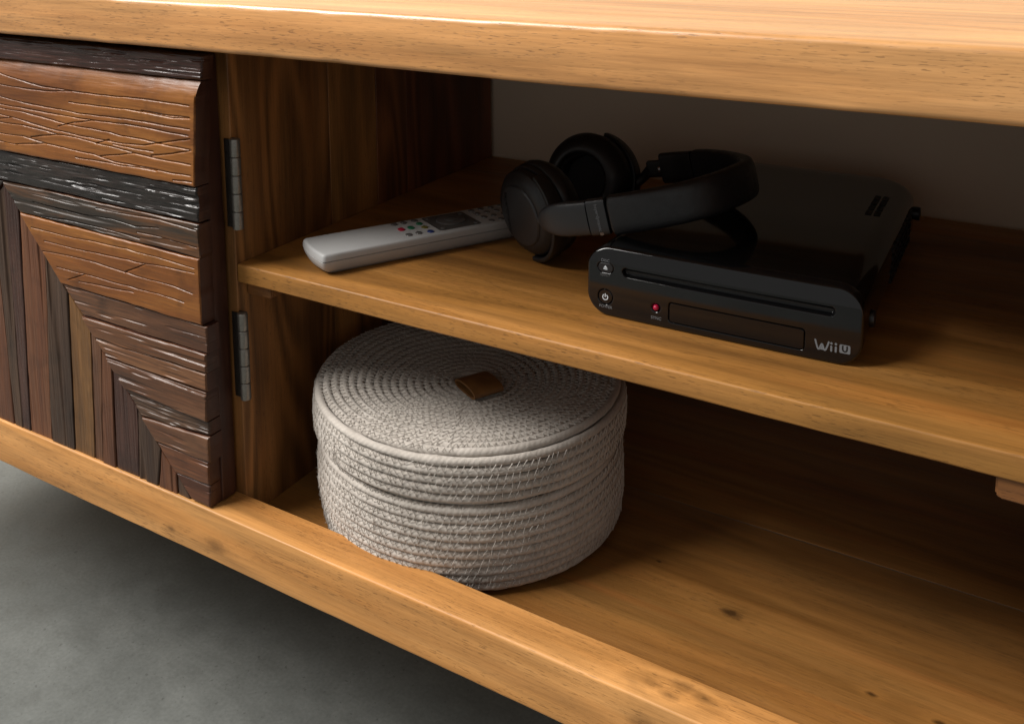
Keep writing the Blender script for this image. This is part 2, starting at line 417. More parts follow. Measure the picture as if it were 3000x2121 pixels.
def relief(kind, s, t, x, z, seed, cracks):
    h = .0010*(fbm(s*14, t*30, seed)-.5)
    if kind == 'smooth':
        h = h+.00012*(vn(s*60, t*900, seed+2)-.5)
    elif kind == 'fibrous':
        h = h+.0012*(vn(s*26, t*640, seed)-.5)+.0008*(vn(s*70, t*1300, seed+5)-.5)
        h = h-.0014*sstep(.66, .85, vn(s*22, t*330, seed+7))
        h = h+.0016*(vn(s*20, t*60, seed+9)-.5)
    elif kind == 'grooved':
        h = h+.0003*(vn(s*30, t*600, seed)-.5)-.0012*sstep(.68, .88, vn(s*6.5, t*170, seed+3))
        h = h+.0008*(vn(s*12, t*70, seed+9)-.5)-.0008*sstep(.74, .92, vn(s*25, t*400, seed+11))
    elif kind == 'soft':
        h = h+.00022*(vn(s*30, t*700, seed)-.5)-.0012*sstep(.74, .90, vn(s*4.0, t*150, seed+3))+.0006*(vn(s*9, t*60, seed+9)-.5)
    if cracks:
        for c in CRK[cracks]:
            zc = np.interp(x, c[:, 0], c[:, 1], left=9, right=9)+.0005*(vn(x*90, 0*x, seed)-.5)+.00015*(vn(x*400, 0*x, seed+1)-.5)
            wd = .00042*(.6+.8*vn(x*60, 0*x+1.5, seed+4))
            d = (z-zc)/wd
            h = h-.0013*np.where(d > 0, np.exp(-d*d*1.5), np.exp(-d*d*.6))
    return h

def plank(tl, tr, br, bl, kind, mat, horiz=True, seed=0, yf=-.0295, cracks=None, top_round=0.0, er=.0018, x_fine=-.268, coarse=False, yback=-.0160):
    tl, tr, br, bl = [np.array(q, float) for q in (tl, tr, br, bl)]
    if horiz: A, B, C_, D = tl, tr, br, bl          # u: A->B, v: A->D
    else: A, B, C_, D = tl, bl, br, tr              # u runs down, v runs to the right
    L = np.linalg.norm(B-A)*.5+np.linalg.norm(C_-D)*.5; W = np.linalg.norm(D-A)*.5+np.linalg.norm(C_-B)*.5
    L1 = max(np.linalg.norm(B-A), np.linalg.norm(C_-D)); W1 = max(np.linalg.norm(D-A), np.linalg.norm(C_-B))
    du, dv = (.004, .0015) if coarse else ((.0008, .00030) if cracks else (.0010, .00038))
    us = np.linspace(0, 1, max(4, int(L1/du)))
    if horiz and not coarse and A[0] < x_fine:      # no fine relief where the frame ends
        k = (x_fine-A[0])/(B[0]-A[0]); us = np.concatenate([np.linspace(0, k, 40, endpoint=False), np.linspace(k, 1, int(L1*(1-k)/du))])
    ed = np.array([0, .05, .15, .3, .5, .75])*er/W
    vs_ = np.concatenate([ed, np.linspace(er/W, 1-er/W, max(6, int(W1/dv))), 1-ed[::-1]])
    u, v = np.meshgrid(us, vs_, indexing='ij')
    P = (A[None, None]*((1-u)*(1-v))[..., None]+B*(u*(1-v))[..., None]+C_*(u*v)[..., None]+D*((1-u)*v)[..., None])
    Lv = np.linalg.norm(B-A)*(1-v)+np.linalg.norm(C_-D)*v; Wu = np.linalg.norm(D-A)*(1-u)+np.linalg.norm(C_-B)*u
    s = u*Lv; t = v*Wu
    # grain coordinate that does not depend on the mitre
    sx = P[..., 0] if horiz else P[..., 1]; tx = P[..., 1] if horiz else P[..., 0]
    h = relief(kind, sx, tx, P[..., 0], P[..., 1], seed, cracks)
    def drop(d, r):
        d = np.clip(d, 0, r); return r-np.sqrt(np.maximum(0, r*r-(r-d)**2))
    rr = er*(.6+.9*vn(sx*40, 0*sx, seed+21))
    dr = np.maximum(np.maximum(drop(t, rr), drop(Wu-t, rr)), np.maximum(drop(s, rr*.8), drop(Lv-s, rr*.8)*(1 if horiz else .1)))
    if top_round: dr = np.maximum(dr, .0065*np.clip(1-t/(top_round*(.8+.4*vn(sx*9, 0*sx, 5))), 0, 1)**1.7)
    fade = np.clip(np.minimum(np.minimum(t, Wu-t), np.minimum(s, Lv-s))/.0010, .35, 1)
    y = yf+dr-h*fade
    wob = .0007*(vn(sx*30, 0*sx+.5, seed+31)-.5)+.0005*(vn(sx*120, 0*sx+.5, seed+32)-.5)
    X = P[..., 0].copy(); Z = P[..., 1].copy()
    if horiz: Z += wob*(1-2*np.abs(v-.5) < .2); X += (u > .9999)*.0006*(vn(0*tx, tx*160, seed+33)-.7)
    else: X += wob*(1-2*np.abs(v-.5) < .2)
    V = np.stack([X, y, Z], -1).reshape(-1, 3); nu, nv = u.shape
    Fc = grid_faces(nu, nv).tolist()
    loop = [i*nv for i in range(nu)]+[(nu-1)*nv+j for j in range(1, nv)]+[i*nv+nv-1 for i in range(nu-2, -1, -1)]+[j for j in range(nv-2, 0, -1)]
    base = len(V); bk = V[loop].copy(); bk[:, 1] = yback; V = np.vstack([V, bk]); n = len(loop)
    for i in range(n): j = (i+1) % n; Fc.append([loop[i], loop[j], base+j, base+i])
    Fc.append([base+i for i in range(n)])
    o = obj('plank', V, Fc, mat, door, smooth=48, fix=True)
    o.data.materials.append(m_doorside)
    mi = np.zeros(len(Fc), np.int32); mi[(nu-1)*(nv-1):] = 1; o.data.polygons.foreach_set('material_index', mi)
    return o

XL = -.485
DG0, DG1 = np.array([-.2490, .0368]), np.array([-.0325, -.1890])
def diag_z(z): return DG0[0]+(DG1[0]-DG0[0])*(z-DG0[1])/(DG1[1]-DG0[1])
def diag_x(x): return DG0[1]+(DG1[1]-DG0[1])*(x-DG0[0])/(DG1[0]-DG0[0])
g = .0004
plank((XL, .1640), (.0032, .1640), (.0010, .1462), (XL, .1450), 'fibrous', dm('umber', 0), seed=1, yf=-.0275)
plank((XL, .1445), (-.0012, .1452), (-.0076, .0668), (XL, .0650), 'smooth', dm('amber', 0), seed=2, cracks='c1', top_round=.016, yf=-.0310)
plank((XL, .0644), (-.0074, .0660), (-.0072, .0392), (XL, .0384), 'fibrous', dm('black', 0), seed=3, yf=-.0290)
zs = [(.0382, .0384), (.0135, .0116), (-.0402, -.0409), (-.0639, -.0628), (-.0798, -.0785), (-.0932, -.0939), (-.1158, -.1182), (-.1345, -.1300), (-.1516, -.1517), (-.1720, -.1715), (-.1905, -.1905)]
xr = [-.0072, -.0080, -.0046, -.0058, -.0068, -.0078, -.0078, -.0070, -.0100, -.0105, -.0110]
hk = ['grooved', 'smooth', 'grooved', 'grooved', 'grooved', 'grooved', 'fibrous', 'grooved', 'grooved', 'grooved']
hc = ['mixed', 'amber', 'brown', 'chestnut', 'chestnut', 'brown', 'plum', 'brown', 'ruddy', 'ruddy']
hy = [-.0293, -.0302, -.0288, -.0302, -.0296, -.0304, -.0284, -.0300, -.0288, -.0284]
hcr = ['c3', 'c4']+[None]*8
for i in range(10):
    (l0, r0), (l1, r1) = zs[i], zs[i+1]
    a = diag_z(l0)+.0006; b = diag_z(l1)+.0006
    q = [(a, l0-g), (xr[i], r0-g), (xr[i], r1+g), (b, l1+g)]
    plank(*q, hk[i], dm(hc[i], 0), seed=10+i, yf=hy[i], cracks=hcr[i])
    mq = [(2*DG0[0]-x, z) for x, z in q]; mq = [mq[1], mq[0], mq[3], mq[2]]
    mq[0] = (max(mq[0][0], XL), mq[0][1]); mq[3] = (max(mq[3][0], XL), mq[3][1])
    plank(*mq, 'grooved', dm(hc[i], 0), seed=60+i, yf=hy[i], coarse=True)
vb = [(-.2490, -.2500), (-.2301, -.2371), (-.1972, -.2077), (-.1697, -.1751), (-.1438, -.1490), (-.1305, -.1389), (-.1185, -.1217), (-.0902, -.0934), (-.0644, -.0698), (-.0480, -.0479), (-.0335, -.0335)]
vc = ['plum', 'ruddy', 'plum', 'ochre', 'brown', 'ruddy', 'umber', 'plum', 'ruddy', 'plum']
vc[0] = 'umber'
for i in range(10):
    (t0, b0), (t1, b1) = vb[i], vb[i+1]
    q = [(t0+g, diag_x(t0)-.0010), (t1-g, diag_x(t1)-.0010), (b1-g, -.1914), (b0+g, -.1914)]
    plank(*q, 'soft', dm(vc[i], 2), horiz=False, er=.0013, seed=30+i, yf=-.0276+.0005*math.sin(i*2.3))
    mq = [(2*DG0[0]-x, z) for x, z in q]; mq = [mq[1], mq[0], mq[3], mq[2]]
    near = i < 1
    plank(*mq, 'soft', dm('plum' if i < 1 else vc[i], 2), horiz=False, er=.0013, seed=80+i, yf=-.0276, coarse=not near)

# ---- hinges
m_steel = plain('aged_steel', (.24, .225, .20), .38, metal=.7, nscale=420, namp=.35, bump=.2, bscale=900)
m_leaf = plain('steel_leaf', (.13, .12, .11), .45, metal=1.0, nscale=300, namp=.3)
def hinge(z0, z1):
    hx, hy, r = .0050, -.0008, .0040
    n = 5; hh = (z1-z0)/n
    leaf = obj('hinge', *loft([np.c_[rrect(.0050, .0006, .0004, 2)+np.array([-.0006, -.0011]), np.full(12, z)] for z in (z0+.001, z1-.001)]), m_leaf, cab, smooth=40, fix=True)
    for k in range(n):
        a, b = z0+k*hh+.00012, z0+(k+1)*hh-.00012
        pr = [(.0001, 0), (r-.0006, 0), (r-.0001, .0003), (r, .0008), (r, b-a-.0008), (r-.0001, b-a-.0003), (r-.0006, b-a), (.0001, b-a)]
        V, Fc = lathe(pr, (hx+.0001*(k % 2), hy, a), (0, 0, 1), (0, 1, 0), 28)
        obj('knuckle', V, Fc, m_steel, leaf, smooth=50, fix=True)
        if k % 2 == 0:
            V, Fc = loft([np.c_[rrect(.0020, .0009, .0003, 2)+np.array([hx-.0045, hy+.0022]), np.full(12, z)] for z in (a, b)])
            obj('knuckle_arm', V, Fc, m_leaf, leaf, smooth=40, fix=True)
hinge(.0285, .0988); hinge(-.1085, -.0378)

# ------------------------------------------------------------------ game console
con = empty('game_console', (0.3563, 0.0529, 0), 'glossy black game console with disc slot lying on the shelf', 'game console')
TH = 0.0170; ce = np.array([math.cos(TH), math.sin(TH), 0]); cn = np.array([-math.sin(TH), math.cos(TH), 0]); CO = np.array([.3563, .0529, 0.0])
def CW(P):
    P = np.atleast_2d(np.asarray(P, float)); return CO+np.outer(P[:, 0], ce)+np.outer(P[:, 1], cn)+np.outer(P[:, 2], [0, 0, 1.0])
def gloss():
    M = NT('gloss_black'); tc = M.n('ShaderNodeTexCoord').outputs['Object']
    sm = M.noise(tc, 55, 4, .6); sc = M.noise(M.vmath('MULTIPLY', tc, (90., 90., 1400.)), 1, 3, .6)
    dust = M.rng(M.noise(tc, 1500, 2, .6), .70, .76, 0, 1)
    M.set(Base_Color=M.mix(M.math('MULTIPLY', dust, M.rng(sm, .4, .7, 0, .35)), (.0035, .0035, .0038), (.10, .10, .10)))
    M.set(Roughness=M.math('ADD', M.rng(sm, .35, .7, .05, .13), M.math('MULTIPLY', M.rng(sc, .58, .75, 0, 1), .10)))
    M.b.inputs['Specular IOR Level'].default_value = .5
    M.bump(sc, .02, .0004)
    return M.m
m_gloss = gloss()
m_glosstop = plain('gloss_black_top', (.0035, .0035, .0035), .07, nscale=40, namp=.3)
m_satin = plain('satin_black', (.008, .008, .009), .42, nscale=200, namp=.15, bump=.05, bscale=2500)
m_matt = plain('matt_black', (.004, .004, .004), .6, nscale=300, namp=.2)
CWD, CH, CR = .0862, .0463, .0150
ZC0 = .0004
def halfw(z):
    d = np.minimum(z, CH-z); d = np.clip(d, 0, CR); return CWD-CR+np.sqrt(np.maximum(0, CR*CR-(CR-d)**2))
def sd_rr(x, z, cx, cz, a, b, r):
    qx = np.abs(x-cx)-(a-r); qz = np.abs(z-cz)-(b-r)
    return np.hypot(np.maximum(qx, 0), np.maximum(qz, 0))+np.minimum(np.maximum(qx, qz), 0)-r
nz, nx = 130, 420
th = np.linspace(0, math.pi, nz); zz = CH*(.5-.5*np.cos(th)); zz = .55*zz+.45*np.linspace(0, CH, nz)
uu = np.linspace(-1, 1, nx); uu = np.sign(uu)*(1-(1-np.abs(uu))**1.15)
Zg, Ug = np.meshgrid(zz, uu, indexing='ij'); Xg = Ug*np.maximum(halfw(Zg), 1e-4)
dout = -sd_rr(Xg, Zg, 0, CH/2, CWD, CH/2, CR)
fr = .0016; dd = np.clip(dout, 0, fr)
Yg = fr-np.sqrt(np.maximum(0, fr*fr-(fr-dd)**2))+.0010*(Xg/CWD)**2
Yg += .0034*np.clip((Zg-.0355)/(CH-.0355), 0, 1)**1.6          # upper lip leans back
slot = sd_rr(Xg, Zg, .0045, .0317, .0658, .0029, .0028)
Yg += .0042*sstep(.0004, -.0006, slot)
cdr = sd_rr(Xg, Zg, .0122, .0112, .0418, .0066, .0022)
Yg += .0022*sstep(.0003, -.0003, cdr)
for cx, cz, a, b, r in ((-.0733, .0325, .0056, .0034, .0033), (-.0732, .0126, .0052, .0052, .0051)):
    Yg += .0014*sstep(.0003, -.0002, sd_rr(Xg, Zg, cx, cz, a, b, r))
Yg += .0012*sstep(.0004, -.0010, np.hypot(Xg+.0382, Zg-.0123)-.0031)
V = CW(np.stack([Xg, Yg, Zg+ZC0], -1).reshape(-1, 3)); Fc = grid_faces(nz, nx).tolist()
loop = [(0, j) for j in range(nx)]+[(i, nx-1) for i in range(1, nz)]+[(nz-1, j) for j in range(nx-2, -1, -1)]+[(i, 0) for i in range(nz-2, 0, -1)]
li = [i*nx+j for i, j in loop]; bl = np.array([[Xg[i, j], .0125, Zg[i, j]+ZC0] for i, j in loop]); base = len(V)
V = np.vstack([V, CW(bl)]); n = len(li)
for i in range(n): j = (i+1) % n; Fc.append([li[j], li[i], base+i, base+j])
obj('front_bezel', V, Fc, m_gloss, con, smooth=60, fix=True)
# body behind the bezel
def ring_c(y, a, h, r, z0, n=8):
    q = rrect(a, h/2, r, n); return CW(np.c_[q[:, 0], np.full(len(q), y), q[:, 1]+h/2+z0])
rings = [ring_c(.0115, CWD-.004, CH-.008, CR-.004, .004), ring_c(.0118, CWD-.0008, CH-.0016, CR-.0008, .0012), ring_c(.013, CWD-.0006, CH-.0012, CR-.0006, .001)]
for y, ins in ((.14, .0006), (.246, .0006), (.254, .0015), (.260, .0040), (.2645, .0080), (.2675, .0135), (.2685, .0180)):
    rings.append(ring_c(y, CWD-ins, CH-.0012, CR-.0006, .001))
V, Fc = loft(rings); obj('body', V, Fc, m_glosstop, con, smooth=40, fix=True)
def plate(name, cx, cz, a, b, r, y0, y1, mat, parent=con, bev=.0003, n=8):
    q = rrect(a, b, r, n); q2 = rrect(a-bev, b-bev, max(r-bev, .00005), n)
    rg = [CW(np.c_[p_[:, 0]+cx, np.full(len(p_), y), p_[:, 1]+cz+ZC0]) for p_, y in ((q, y1), (q, y0+bev), (q2, y0))]
    V, Fc = loft(rg); return obj(name, V, Fc, mat, parent, smooth=40, fix=True)
def cy_(x): return .0010*(x/CWD)**2
plate('disc_slot', .0045, .0317, .0650, .0009, .0008, .0036, .0046, m_matt)
plate('card_door', .0122, .0112, .0414, .0062, .0019, .0001, .0016, m_gloss)
plate('eject_button', -.0733, .0325, .0052, .0030, .0029, cy_(.0733)+.0002, .0022, m_satin)
plate('power_button', -.0732, .0126, .0048, .0048, .0047, cy_(.0733)+.0001, .0022, m_gloss)
m_sync = plain('red_button', (.34, .004, .035), .3); 
V, Fc = lathe([(.0001, -.0016), (.0012, -.0014), (.0018, -.0006), (.0019, .0006)], CW([(-.0382, .0006, .0123+ZC0)])[0], cn, (0, 0, 1), 20)
obj('sync_button', V, Fc, m_sync, con, smooth=60, fix=True)
m_ink = plain('grey_print', (.14, .152, .165), .5); m_ink2 = plain('bright_print', (.55, .60, .64), .45)
m_ink3 = plain('faint_print', (.085, .088, .09), .5)
def text_mesh(txt, size, depth=.00012, font_space=1.0):
    cu = bpy.data.curves.new('t', 'FONT'); cu.body = txt; cu.size = size; cu.align_x = 'CENTER'; cu.align_y = 'CENTER'; cu.extrude = depth/2
    cu.resolution_u = 3; cu.space_character = font_space
    o = bpy.data.objects.new('t', cu); COL.objects.link(o); dg = bpy.context.evaluated_depsgraph_get()
    me = o.evaluated_get(dg).to_mesh(); V = np.array([v.co[:] for v in me.vertices]); Fc = [list(p_.vertices) for p_ in me.polygons]
    o.evaluated_get(dg).to_mesh_clear(); bpy.data.objects.remove(o); bpy.data.curves.remove(cu)
    return V, Fc
def con_text(txt, cx, cz, size, mat, parent=con, sp=1.0):
    V, Fc = text_mesh(txt, size, font_space=sp)
    x = V[:, 0]+cx
    W = CW(np.c_[x, cy_(x)-V[:, 2]-.00004, V[:, 1]+cz+ZC0]); obj('lettering', W, Fc, mat, parent)
con_text('DISC', -.0733, .0374, .0028, m_ink); con_text('EJECT', -.0733, .0278, .0026, m_ink3, sp=1.08)
con_text('POWER', -.0728, .0059, .0026, m_ink, sp=1.05); con_text('SYNC', -.0378, .0055, .0028, m_ink)
def poly_plate(name, pts, mat, parent, y=0.0, t=.00015):
    n = len(pts); P = np.array(pts, float)
    V = np.vstack([CW(np.c_[P[:, 0], cy_(P[:, 0])+y-t, P[:, 1]+ZC0]), CW(np.c_[P[:, 0], cy_(P[:, 0])+y+t*.3, P[:, 1]+ZC0])])
    Fc = [list(range(n)), list(range(2*n-1, n-1, -1))]+[[i, (i+1) % n, n+(i+1) % n, n+i] for i in range(n)]
    return obj(name, V, Fc, mat, parent, fix=True)
eb = [o for o in con.children if o.name.startswith('eject_button')][0]; pb = [o for o in con.children if o.name.startswith('power_button')][0]
poly_plate('eject_mark', [(-.0747, .0323), (-.0719, .0323), (-.0733, .0342)], m_ink2, eb, .0002)
poly_plate('eject_mark', [(-.0747, .0313), (-.0719, .0313), (-.0719, .0319), (-.0747, .0319)], m_ink2, eb, .0002)
def stroke(path, wd, nend=6):
    """outline polygon of a thick polyline with round ends (x,z)"""
    P = np.array(path, float); T = np.gradient(P, axis=0); T /= np.linalg.norm(T, axis=1)[:, None]; N = np.c_[-T[:, 1], T[:, 0]]
    L = list(P+N*wd/2); Rr = list(P-N*wd/2)
    def cap(c, d):
        a0 = math.atan2(d[1], d[0]); return [c+wd/2*np.array([math.cos(a0+math.pi/2-math.pi*k/nend), math.sin(a0+math.pi/2-math.pi*k/nend)]) for k in range(1, nend)]
    return L+cap(P[-1], T[-1])+Rr[::-1]+cap(P[0], -T[0])
a = np.radians(np.linspace(128, 412, 26))
poly_plate('power_mark', stroke(np.c_[-.0732+.0018*np.cos(a), .0124+.0018*np.sin(a)], .0006), m_ink2, pb, .0001)
poly_plate('power_mark', stroke([(-.0732, .0126), (-.0732, .0136), (-.0732, .0147)], .0006), m_ink2, pb, .0001)
lg = poly_plate('maker_emblem', stroke(spline([(.0602, .0128), (.0612, .0094), (.0620, .0076), (.0627, .0079), (.0636, .0104), (.0640, .0108), (.0644, .0104), (.0653, .0079), (.0660, .0076), (.0668, .0094), (.0678, .0128)], 40), .0010), m_ink, con)
for x in (.0693, .0718):
    poly_plate('emblem_letter', stroke([(x, .0078), (x, .0092), (x, .0105)], .0011), m_ink, lg)
    q = np.radians(np.linspace(0, 360, 14, endpoint=False)); poly_plate('emblem_letter', np.c_[x+.0007*np.cos(q), .0124+.0007*np.sin(q)], m_ink, lg)
poly_plate('emblem_letter', rrect(.0030, .0026, .0008, 5)+np.array([.0768, .0103]), m_ink, lg)
poly_plate('emblem_letter', stroke(spline([(.0756, .0121), (.0756, .0104), (.0759, .0093), (.0768, .0089), (.0777, .0093), (.0780, .0104), (.0780, .0121)], 24), .0009), m_matt, lg, -.00008)
# vents on top, grille and pads on the right flank
for i in range(2):
    for j in range(4):
        y = .164+j*.0138; xx = .0640+i*.0058+(.160-y)*.0
        V, Fc = loft([CW(np.c_[xx+q_[:, 0], y+q_[:, 1], np.full(len(q_), z)]) for q_, z in ((rrect(.0021, .0052, .0005, 2), CH+.0000), (rrect(.0021, .0052, .0005, 2), CH+.00035), (rrect(.0014, .0044, .0004, 2), CH+.0004), (rrect(.0013, .0043, .0004, 2), CH-.0004))])
        obj('top_vent', V, Fc, m_matt, con, fix=True)
for k in range(5):
    for j in range(9):
        y = .125+j*.012; z = .0130+k*.0050
        V, Fc = loft([CW(np.c_[np.full(len(q_), x), y+q_[:, 0]+(z-.02)*.3, z+q_[:, 1]]) for q_, x in ((rrect(.0042, .0014, .0004, 2), CWD-.001), (rrect(.0042, .0014, .0004, 2), CWD+.0001), (rrect(.0036, .0010, .0004, 2), CWD+.0003))])
        obj('side_vent', V, Fc, m_matt, con, fix=True)
for y, z in ((.038, .0175), (.256, .0235)):
    V, Fc = lathe([(.0001, -.003), (.0052, -.003), (.0055, .0010), (.0050, .0022), (.0001, .0026)], CW([(CWD-.0008 if y < .1 else CWD+.0012, y, z)])[0], ce, (0, 0, 1), 20)
    obj('side_pad', V, Fc, m_satin, con, smooth=40, fix=True)

# ------------------------------------------------------------------ remote control
ra = math.radians(60.6); ru = np.array([math.cos(ra), math.sin(ra), 0]); rv = np.array([-ru[1], ru[0], 0]); RO = np.array([.0698, .0203, 0])+rv*.0125
rem = empty('remote_control', tuple(RO+ru*.1), 'slim silver grey television remote control lying on the shelf', 'remote control')
def RW(P): P = np.atleast_2d(np.asarray(P, float)); return RO+np.outer(P[:, 0], ru)+np.outer(P[:, 1], rv)+np.outer(P[:, 2], [0, 0, 1.0])
RL, RH = .205, .0230
def rout(ins, z, nose=0.0):
    P = []
    h = RH-ins; x0 = -.0035+ins*1.1+nose; x1 = RL-ins; r = .0030
    for k in range(13):                                   # bowed near end
        v = -h+r*.55+(2*h-1.1*r)*k/12; P.append((x0-.0028*math.cos(v/h*1.35), v))
    P2 = [(x0+.0004, h-.0006), (x0+.0018, h-.0001), (x0+.012, h)]
    Q = [(x0+.012, -h), (x0+.0018, -h+.0001), (x0+.0004, -h+.0006)]
    E_ = [(x1-.004, h), (x1-.001, h-.001), (x1, h-.004), (x1, -h+.004), (x1-.001, -h+.001), (x1-.004, -h)]
    L = P+P2+E_+Q
    return RW([(a, b, z) for a, b in L])
m_sil = plain('silver_plastic', (.35, .35, .345), .55, metal=0, nscale=60, namp=.06, bump=.06, bscale=3500)
m_sil2 = plain('silver_plastic_low', (.34, .34, .335), .55, metal=0, nscale=60, namp=.06, bump=.06, bscale=3500)
V, Fc = loft([rout(.0075, 0, .0015), rout(.0055, .0003, .0008), rout(.0022, .0035, .0002), rout(.0006, .0080), rout(.0003, .0104), rout(.0006, .0107), rout(.0014, .0107)])
obj('lower_shell', V, Fc, m_sil2, rem, smooth=45, fix=True)
V, Fc = loft([rout(.0014, .0110), rout(.0005, .0110), rout(.0001, .0113), rout(.0003, .0145), rout(.0007, .0159), rout(.0013, .0165), rout(.0024, .0167)])
us_ = obj('upper_shell', V, Fc, m_sil, rem, smooth=45, fix=True)
def btn(name, u, v, a, b, mat, h=.0012, r=None, parent=rem, z0=.0163):
    r = r or min(a, b)*.95
    rg = [RW(np.c_[q_[:, 0]+u, q_[:, 1]+v, np.full(len(q_), z)]) for q_, z in ((rrect(a, b, r, 6), z0), (rrect(a, b, r, 6), z0+h*.7), (rrect(a*.85, b*.85, r*.85, 6), z0+h), (rrect(a*.4, b*.4, r*.4, 6), z0+h*1.08))]
    V, Fc = loft(rg); return obj(name, V, Fc, mat, parent, smooth=50, fix=True)
m_btn = plain('grey_button', (.12, .115, .11), .28, metal=.3); m_pad = plain('dark_pad', (.085, .08, .075), .38, metal=.2)
mc = dict(red=plain('button_red', (.30, .008, .03), .4), green=plain('button_green', (.008, .11, .05), .4), yellow=plain('button_yellow', (.13, .11, .02), .4), blue=plain('button_blue', (.015, .03, .13), .4))
cz = .0125
for u, v, c in ((.0706, .0285, None), (.0706, .0142, 'red'), (.0702, -.0006, None), (.0790, .0285, None), (.0790, .0142, 'green'), (.0788, -.0004, None),
                (.0890, .0292, None), (.0890, .0200, 'green'), (.0890, .0098, 'yellow'), (.0884, -.0020, 'blue')):
    btn('button', u, v-cz, .0026, .0036 if c in ('red', 'green') and u < .085 else .0031, mc[c] if c else m_btn)
btn('navigation_pad', .1150, .0138-cz, .0190, .0185, m_pad, h=.0006, r=.003)
btn('navigation_ring', .1150, .0150-cz, .0120, .0115, m_btn, h=.0014, r=.0113, z0=.0166)
btn('select_button', .1150, .0150-cz, .0052, .0050, m_pad, h=.0014, r=.0049, z0=.0176)
for u, v in ((.1000, .0275), (.1005, .0000), (.1300, .0270), (.1300, -.0010)): btn('corner_button', u, v-cz, .0020, .0022, m_btn, h=.0008, z0=.0168)
for j, u in enumerate((.1420, .1510, .1605, .1700, .1795)):
    for k, v in enumerate((.0290, .0195, .0090, -.0020)):
        btn('button', u+.0006*k, v-cz, .0024, .0029, m_btn)

# ------------------------------------------------------------------ headphones
hp = empty('headphones', (.205, .165, 0), 'black over-ear headphones with padded band leaning on the console', 'headphones')
m_hp = plain('headphone_plastic', (.006, .006, .0065), .45, nscale=150, namp=.12, bump=.05, bscale=2500)
m_hpl = plain('headphone_satin', (.017, .018, .020), .38, nscale=120, namp=.1, bump=.04, bscale=3000)
m_leather = plain('black_leather', (.007, .007, .0078), .45, nscale=90, namp=.2, bump=.35, bscale=1600)
m_cloth = plain('driver_cloth', (.004, .004, .004), .9)
m_chrome = plain('chrome', (.5, .5, .5), .2, metal=1.0)
NA = np.array([-.43, -.87, -.16]); NA /= np.linalg.norm(NA); CA = np.array([.1872, .1088, .0372])
NB = np.array([.05, .965, -.17]); NB /= np.linalg.norm(NB); PB = np.array([.1865, .2165, .0395])     # NB: outward of far cup
def cup(c, n, sy=1.06, ks=1.0, kc=1.0):
    """c: centre of outer cap, n outward"""
    up = (0, 0, 1)
    V, Fc = lathe([(.0001, .0006), (.024*kc, .0004), (.0285*kc, -.0002), (.0298*kc, -.0012), (.0300*kc, -.0022)], c, n, up, 56, ks, sy*ks)
    capo = obj('cup_cap', V, Fc, m_hpl if n is NA else m_hp, hp, smooth=30, fix=True)
    V, Fc = lathe([(.0290*kc, -.0016), (.0318*kc, -.0016), (.0345*(.5+.5*kc), -.0034), (.0368, -.0072), (.0378, -.0112), (.0378, -.0118), (.0366, -.0121), (.0366, -.0133), (.0386, -.0137), (.0394, -.0150), (.0394, -.0178), (.0388, -.0186), (.0370, -.0190), (.030, -.0192)], c, n, up, 64, ks, sy*ks)
    obj('cup_shell', V, Fc, m_hp, hp, smooth=30, fix=True)
    pr = [(.030, -.0186), (.0385, -.0188), (.0400, -.0197)]
    for k in range(9):
        t = math.radians(200-22*k*1.0); pr.append((.0320+.0090*math.cos(math.radians(10+22*k)), -.0290-.0105*math.sin(math.radians(-25+22*k))))
    pr += [(.0215, -.034), (.0205, -.028), (.0200, -.0225)]
    V, Fc = lathe(pr, c, n, up, 64, ks, sy*ks)
    v2 = V.copy(); obj('ear_pad', v2, Fc, m_leather, hp, smooth=180, fix=True)
    V, Fc = lathe([(.0001, -.0245), (.0150, -.0242), (.0225, -.0230), (.0230, -.0205)], c, n, up, 40, ks, sy*ks)
    obj('driver_cover', V, Fc, m_cloth, hp, smooth=50, fix=True)
    return capo
capA = cup(CA, NA, 1.0, .90, .90)
CB = PB+NB*.0395
cup(CB, NB, 1.0, .97)
def yoke(c, n, depth, r, a0, a1, sy=1.06):
    n = n/np.linalg.norm(n); up = np.array([0, 0, 1.0]); up -= n*(up@n); up /= np.linalg.norm(up); rt = np.cross(up, n)
    if rt[0] < 0: rt = -rt
    rings = []
    for k in range(33):
        t = math.radians(a0+(a1-a0)*k/32); rad = math.cos(t)*rt+math.sin(t)*up*sy; wd = .0042+.0022*math.sin(math.pi*k/32)
        q = rrect(wd, .0017, .0010, 3); rings.append(c-n*depth+rad*r+np.outer(q[:, 0], n)+np.outer(q[:, 1], rad/np.linalg.norm(rad)))
    V, Fc = loft(rings); return obj('yoke', V, Fc, m_hp, hp, smooth=40, fix=True)
yoke(CA, NA, .010, .0368, -88, 62, 1.0); yoke(CB, NB, .010, .0392, -80, 80, 1.0)
BN = np.array([-.23, 0, .973]); BN /= np.linalg.norm(BN)
path = spline([(.2165, .0850, .0455), (.2300, .0815, .0490), (.2480, .0800, .0530), (.2720, .0810, .0588), (.3020, .0860, .0668), (.3270, .0990, .0735), (.3420, .1240, .0770), (.3450, .1620, .0760), (.3280, .1960, .0705), (.2990, .2210, .0645), (.2720, .2350, .0575), (.2500, .2410, .0520), (.2360, .2430, .0490)], 261)
arc = np.r_[0, np.cumsum(np.linalg.norm(np.diff(path, axis=0), axis=1))]; LT = arc[-1]
